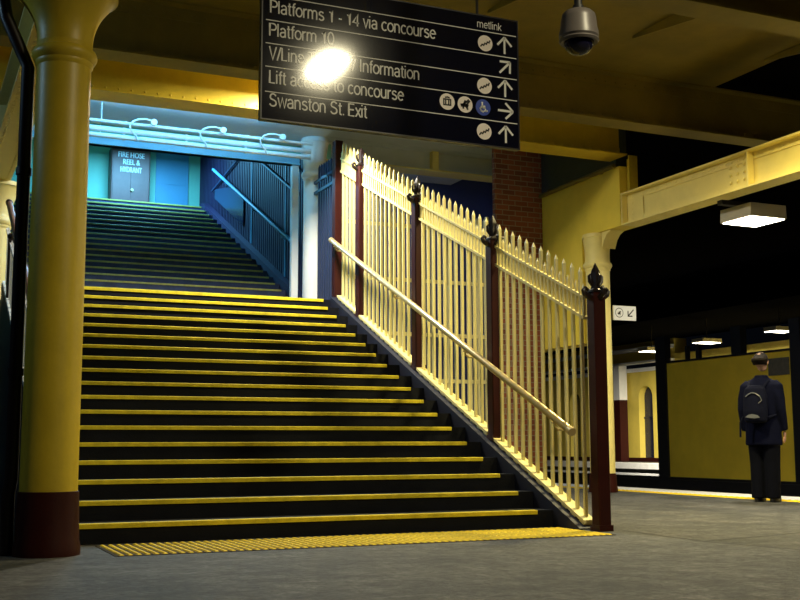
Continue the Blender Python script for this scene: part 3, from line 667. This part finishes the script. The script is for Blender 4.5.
# ================================================================== SECURITY CAMERA
cx, cyy = 3.825, 5.75
t = thing('security_camera', 'grey dome security camera hanging from the ceiling beside the sign', 'camera', (cx, cyy, 3.17))
b = MB(); b.lathe([(.117, 3.285), (.127, 3.30), (.125, 3.33), (.118, 3.36), (.112, 3.42), (.105, 3.45), (.085, 3.468), (.03, 3.474)], cx, cyy, 36); b.build('housing', 'housing', t)
b = MB(); b.lathe([(.090, 3.268), (.118, 3.262), (.128, 3.275), (.124, 3.2845), (.09, 3.2845)], cx, cyy, 36); b.build('trim_ring', 'housing', t)
b = MB(); b.loft([(cx, cyy, 3.268-.088*math.sin(PI/2*k/8), max(.001, .096*math.cos(PI/2*k/8)), max(.001, .096*math.cos(PI/2*k/8))) for k in range(9)], 32); b.build('dome', 'dome', t)
b = MB(); b.cyl((cx, cyy, 3.474), (cx, cyy, 5.638), .026, n=14); b.cyl((cx, cyy, 3.474), (cx, cyy, 3.51), .034, n=14); b.build('pole', 'black', t)

# ================================================================== LAMPS
def lamp(label, x, y, z, sx, sy, h, ztop, watt, col, diff='diffuser', name='ceiling_lamp', group=None, spread=None, arm=None):
    t = thing(name, label, 'lamp', (x, y, z), group)
    b = MB(); b.prism([(x-sx/2, z+.012), (x+sx/2, z+.012), (x+sx/2*.97, z+h), (x-sx/2*.97, z+h)], 'y', y-sy/2, y+sy/2); b.build('housing', 'lampbody', t)
    b = MB(); b.box(x-sx/2*.92, x+sx/2*.92, y-sy/2*.92, y+sy/2*.92, z, z+.0115); b.build('diffuser', diff, t)
    if arm:
        b = MB(); b.box(min(arm, x-sx*.45), max(arm, x+sx*.45), y-.05, y+.05, z+h, z+h+.06); b.build('arm', 'black', t)
    elif ztop > z+h+.01:
        b = MB(); b.cyl((x, y, z+h), (x, y, ztop), .018, n=8); b.build('drop_rod', 'black', t)
    area_light('lamp_light', t, (0, 0, -.006), sx*.9, sy*.9, watt, col, spread=spread)
    return t
lamp('overhead lamp in front of the stairs, mirrored in the direction sign', 4.42, 3.0, 5.20, .30, .8, .1, 5.64, LP['front'], FRONT)
lamp('overhead lamp above the foot of the right fence', 7.6, 9.0, 5.47, .35, .6, .1, 5.64, LP['fence'], WARM, spread=140)
lamp('overhead lamp behind the direction sign near the landing', 4.4, 12.75, 5.25, .5, .35, .1, 5.64, LP['landing'], WHITE)
t = thing('globe_lamp', 'cool white globe lamp outside to the left of the columns', 'lamp', (-2.5, 8.9, 4.3))
b = MB(); b.ball((-2.5, 8.9, 4.3), .15, 20, 12); b.build('globe', 'globe', t)
b = MB(); b.cyl((-2.5, 8.9, 4.45), (-2.5, 8.9, 5.64), .02, n=8); b.build('drop_rod', 'black', t)
lamp('blue tube lamp under the landing soffit', 3.2, 14.2, 5.19, 3.2, .12, .06, 5.30, LP['concourse']*.10, CYAN, 'diffcool')
area_light('tube_light', bpy.data.objects['ceiling_lamp.003'], (0, .07, .03), 3.1, .06, LP['concourse']*.17, CYAN, rot=(math.radians(128), 0, 0))
lamp('blue tube lamp over the upper flight', 4.0, 21.2, 6.74, 1.6, .3, .1, 7.02, LP['concourse'], CYAN, 'diffcool')
lamp('added unseen cool lamp brightening the navy wall behind the fence', 7.2, 17.6, 5.685, 2.4, .12, .06, 5.76, LP['soffit'], COOL, 'diffcool')  # fill added out of sight behind the beam for the dark back wall
lamp('added unseen lamp beyond the right of the view, brightening the hoarding', 10.41, 7.6, 3.70, .62, .60, .19, 5.63, LP['deck'], WHITE, name='platform_lamp', arm=9.85)  # added out of view to throw more light on the hoarding
lamp('square glowing platform lamp hanging under the girder at right', 10.41, 11.55, 3.70, .62, .60, .19, 5.63, LP['deck'], WHITE, name='platform_lamp', arm=9.85)
for i, (y, z) in enumerate(((32.0, 3.92), (29.05, 3.98), (25.7, 4.04))):
    lamp('small distant platform lamp, %s of the three across the tracks' % ('left', 'middle', 'right')[i], 24.0, y, z, .8, .55, .14, 4.78, LP['far'], WHITE, name='platform_lamp', group='lamps across the tracks')

# ================================================================== HOARDING ACROSS THE TRACK
t = thing('hoarding', 'broad plain yellow panel in a dark frame across the track', 'panel', (14.87, 17.5, 0))
b = MB(); b.box(14.87, 14.93, 15.66, 19.32, 0.03, 2.42); b.build('panel', 'panel', t)
b = MB(); b.box(14.84, 14.97, 10, 34, -.02, .03); b.build('bottom_rail', 'black', t)
b = MB(); b.box(14.84, 14.97, 15.66, 19.32, 2.42, 2.46); b.build('top_rail', 'black', t)
for y0_, y1_ in ((19.32, 19.66), (16.96, 17.24), (15.4, 15.66)):
    b = MB(); b.box(14.83, 14.98, y0_, y1_, (0 if y0_ != 16.96 else 2.46), 3.0); b.build('upright', 'black', t)
for y0_, w_ in ((18.62, .07), (18.25, .1)):
    b = MB(); b.box(14.86, 14.94, y0_, y0_+w_, 2.46, 2.74); b.build('mullion', 'black', t)
b = MB(); b.box(14.845, 14.869, 15.72, 16.25, 1.98, 2.30); b.build('notice', 'notice', t)
# far station columns
for y, lab in ((37.75, 'far cream and maroon column left of the arched opening across the tracks'), (44.2, 'far cream and maroon column seen through the pickets')):
    t = thing('station_column', lab, 'column', (26.7, y, 0))
    b = MB(); b.box(26.5, 26.88, y-.2, y+.2, 0, 2.47); b.build('base', 'maroon', t)
    b = MB(); b.box(26.5, 26.88, y-.2, y+.2, 2.47, 3.86); b.build('shaft', 'white', t)
for X_, lab in ((12.4, 'near'), (13.85, 'far')):
    b = MB(); b.box(X_-.035, X_+.035, -6, 50, -1.04, -.96); b.box(X_-.07, X_+.07, -6, 50, -1.1, -1.04); tag(b.build('railway_rail', 'black'), 'dark railway rail on the ballast, %s one of the track' % lab, 'rail')

# ================================================================== PERSON
def evald(o):
    dg = bpy.context.evaluated_depsgraph_get(); return bpy.data.meshes.new_from_object(o.evaluated_get(dg))
def skin_geo(verts, edges, radii, root=0, sub=1):
    me = bpy.data.meshes.new('sk'); me.from_pydata(verts, edges, []); o = bpy.data.objects.new('sk', me); COL.objects.link(o)
    o.modifiers.new('s', 'SKIN'); lay = me.skin_vertices[0].data
    for i, r in enumerate(radii): lay[i].radius = (r, r) if not isinstance(r, tuple) else r; lay[i].use_root = (i == root)
    sb = o.modifiers.new('u', 'SUBSURF'); sb.levels = sub; sb.render_levels = sub
    m = evald(o); v = [tuple(p.co) for p in m.vertices]; f = [tuple(p.vertices) for p in m.polygons]
    bpy.data.objects.remove(o); bpy.data.meshes.remove(m); bpy.data.meshes.remove(me); return v, f
def remeshed(mb, name, m, parent, vox, smooth=4):
    me = bpy.data.meshes.new(name); me.from_pydata(mb.v, [], mb.f); me.update()
    o = bpy.data.objects.new(name, me); COL.objects.link(o)
    r = o.modifiers.new('r', 'REMESH'); r.mode = 'VOXEL'; r.voxel_size = vox
    s = o.modifiers.new('s', 'SMOOTH'); s.factor = .5; s.iterations = smooth
    e = evald(o); bpy.data.objects.remove(o)
    e.name = name; e.polygons.foreach_set('use_smooth', [True]*len(e.polygons)); e.materials.clear(); e.materials.append(M[m])
    c_ = bpy.data.objects.new(name, e); COL.objects.link(c_); c_.parent = parent; return c_
AZ = math.radians(62)
P = thing('person', 'person in a dark navy coat standing with back turned at the platform edge', 'person', (9.9, 10.97, 0))
B = MB()
V = [(0, 0, .96), (0, .0, 1.15), (0, -.005, 1.36), (0, -.005, 1.50), (0, .01, 1.60)]
Ed = [(0, 1), (1, 2), (2, 3), (3, 4)]; Ra = [.14, .13, .14, .085, .058]
def lim(pts, rad, start):
    k = start
    for p, r in zip(pts, rad):
        V.append(p); Ra.append(r); Ed.append((k, len(V)-1)); k = len(V)-1
HANDS = {}
for s in (-1, 1):
    lim([(s*.10, .0, .88), (s*.105, .01, .50), (s*.11, -.02, .09), (s*.115, .10, .045)], [.088, .058, .040, .036], 0)
    lim([(s*.15, -.005, 1.43), (s*.235, -.03, 1.17), (s*.24, .05, .92)], [.055, .044, .032], 2)
    HANDS[s] = Vector((s*.24, .06, .89))
v, f = skin_geo(V, Ed, Ra, 0, 2); B.add(v, f)
_n0 = len(B.v)
# head: skull, jaw, nose, ears
B.ball((0, .015, 1.755), .083, 16, 12, .92, 1.12, 1.15); B.ball((0, .045, 1.685), .055, 14, 10, .95, 1.1, 1.05)
B.tube([(0, .10, 1.755), (0, .122, 1.722), (0, .10, 1.712)], [.010, .015, .010], 8)
for s in (-1, 1): B.ball((s*.080, .0, 1.735), .028, 10, 8, .4, .8, 1.2)
B.tube([(-.022, .098, 1.682), (0, .106, 1.682), (.022, .098, 1.682)], .009, 8)
HD = lambda p: (p[0]*1.14, (p[1]-.01)*1.12+.01, (p[2]-1.62)*1.10+1.62)
B.v[_n0:] = [HD(p) for p in B.v[_n0:]]
for s in (-1, 1):                                     # palms and five fingers each
    h = HANDS[s]; B.ball(h+Vector((0, .012, -.055)), .045, 12, 8, .38, .78, 1.15)
    for k, (dy, ln) in enumerate(((-.022, .060), (0, .074), (.021, .078), (.040, .068))):
        p = h+Vector((0, dy, -.095)); B.tube([p, p+Vector((-s*.006, .004, -ln*.5)), p+Vector((-s*.024, .008, -ln*.92))], [.011, .010, .008], 8)
    p = h+Vector((0, .045, -.04)); B.tube([p, p+Vector((-s*.012, .028, -.03)), p+Vector((-s*.018, .032, -.065))], [.013, .011, .009], 8)
remeshed(B, 'body', 'skin', P, .0075, 2)
e = MB()
for s in (-1, 1): e.ball((s*.032, .098, 1.748), .011, 10, 8)
e.v = [HD(p) for p in e.v]; e.build('eyes', 'black', None).parent = P
h = MB(); n = 20
h.loft([(0, .0, 1.70, .074, .060)] + [(0, .008-.012*math.sin(k), 1.725+.122*math.sin(PI/2*k/8), .092*math.cos(PI/2*k/8*.98)+.001, .110*math.cos(PI/2*k/8*.98)+.001) for k in range(1, 9)], n)
h.v = [(x, y-.014 if z < 1.79 else y, z) for x, y, z in h.v]
h.v = [HD(p) for p in h.v]; h.build('hair', 'hair', None).parent = P
J = MB()
J.loft([(0, 0, .70, .225, .165), (0, 0, .71, .23, .17), (0, 0, .85, .222, .165), (0, 0, 1.02, .212, .155), (0, -.005, 1.20, .232, .158), (0, -.01, 1.36, .245, .158), (0, -.01, 1.45, .235, .145), (0, 0, 1.505, .175, .118), (0, 0, 1.535, .115, .10), (0, .0, 1.545, .085, .082), (0, .0, 1.58, .080, .080)], 28)
for s in (-1, 1):
    J.tube([(s*.14, -.005, 1.46), (s*.185, -.01, 1.42), (s*.222, -.03, 1.28), (s*.238, -.035, 1.15), (s*.242, .0, 1.03), (s*.240, .05, .89)], [.082, .090, .076, .066, .060, .054], 16)
remeshed(J, 'coat', 'jacket', P, .013, 5)
Tr = MB()
for s in (-1, 1):
    Tr.loft([(s*.092, .0, .045, .088, .10), (s*.092, .0, .10, .088, .098), (s*.090, .01, .48, .096, .105), (s*.095, .0, .80, .11, .125), (s*.09, 0, .90, .12, .13)], 18)
remeshed(Tr, 'trousers', 'trousers', P, .013, 4)
for s in (-1, 1):
    b = MB(); b.loft([(s*.098, .055, 0, .052, .145), (s*.098, .055, .03, .054, .148), (s*.098, .04, .07, .050, .12), (s*.098, .0, .10, .045, .065)], 18); b.build('shoe', 'shoe', None).parent = P
P.rotation_euler = (0, 0, -AZ)
BP = thing('backpack', 'navy backpack on the back of the person in the dark coat', 'backpack', (9.9, 10.97, 0))
k = MB(); k.loft([(0, -.235, .98, .12, .06), (0, -.24, 1.0, .145, .082), (0, -.245, 1.12, .155, .095), (0, -.24, 1.28, .152, .088), (0, -.23, 1.40, .13, .07), (0, -.225, 1.445, .08, .045)], 24)
remeshed(k, 'bag_body', 'bag', BP, .012, 3)
k = MB(); k.tube([(-.09+.18*q/10, -.325-.004*math.sin(PI*q/10), 1.30+.045*math.sin(PI*q/10)) for q in range(11)], .007, 7); k.tube([(.09, -.325, 1.30), (.11, -.318, 1.25), (.07, -.33, 1.215)], .006, 7); k.build('reflective_piping', 'greymark', None).parent = BP
k = MB(); k.add([(-.10, -.345, 1.045), (.02, -.346, 1.03), (.09, -.343, 1.04), (.06, -.345, 1.07), (-.01, -.346, 1.085), (-.06, -.346, 1.075)], [(0, 1, 2, 3, 4, 5)]); k.build('patch', 'greymark', None).parent = BP
for s in (-1, 1):
    k = MB(); k.tube([(s*.09, -.20, 1.41), (s*.12, -.10, 1.50), (s*.13, .06, 1.475), (s*.14, .150, 1.38), (s*.16, .13, 1.2), (s*.20, -.05, 1.08), (s*.13, -.20, 1.04)], .016, 8); k.build('strap', 'bag', None).parent = BP
k = MB(); k.tube([(-.15, -.26, 1.06), (-.19, -.27, .98), (-.195, -.27, .80)], .012, 8); k.build('loose_strap', 'bag', None).parent = BP
BP.rotation_euler = (0, 0, -AZ)
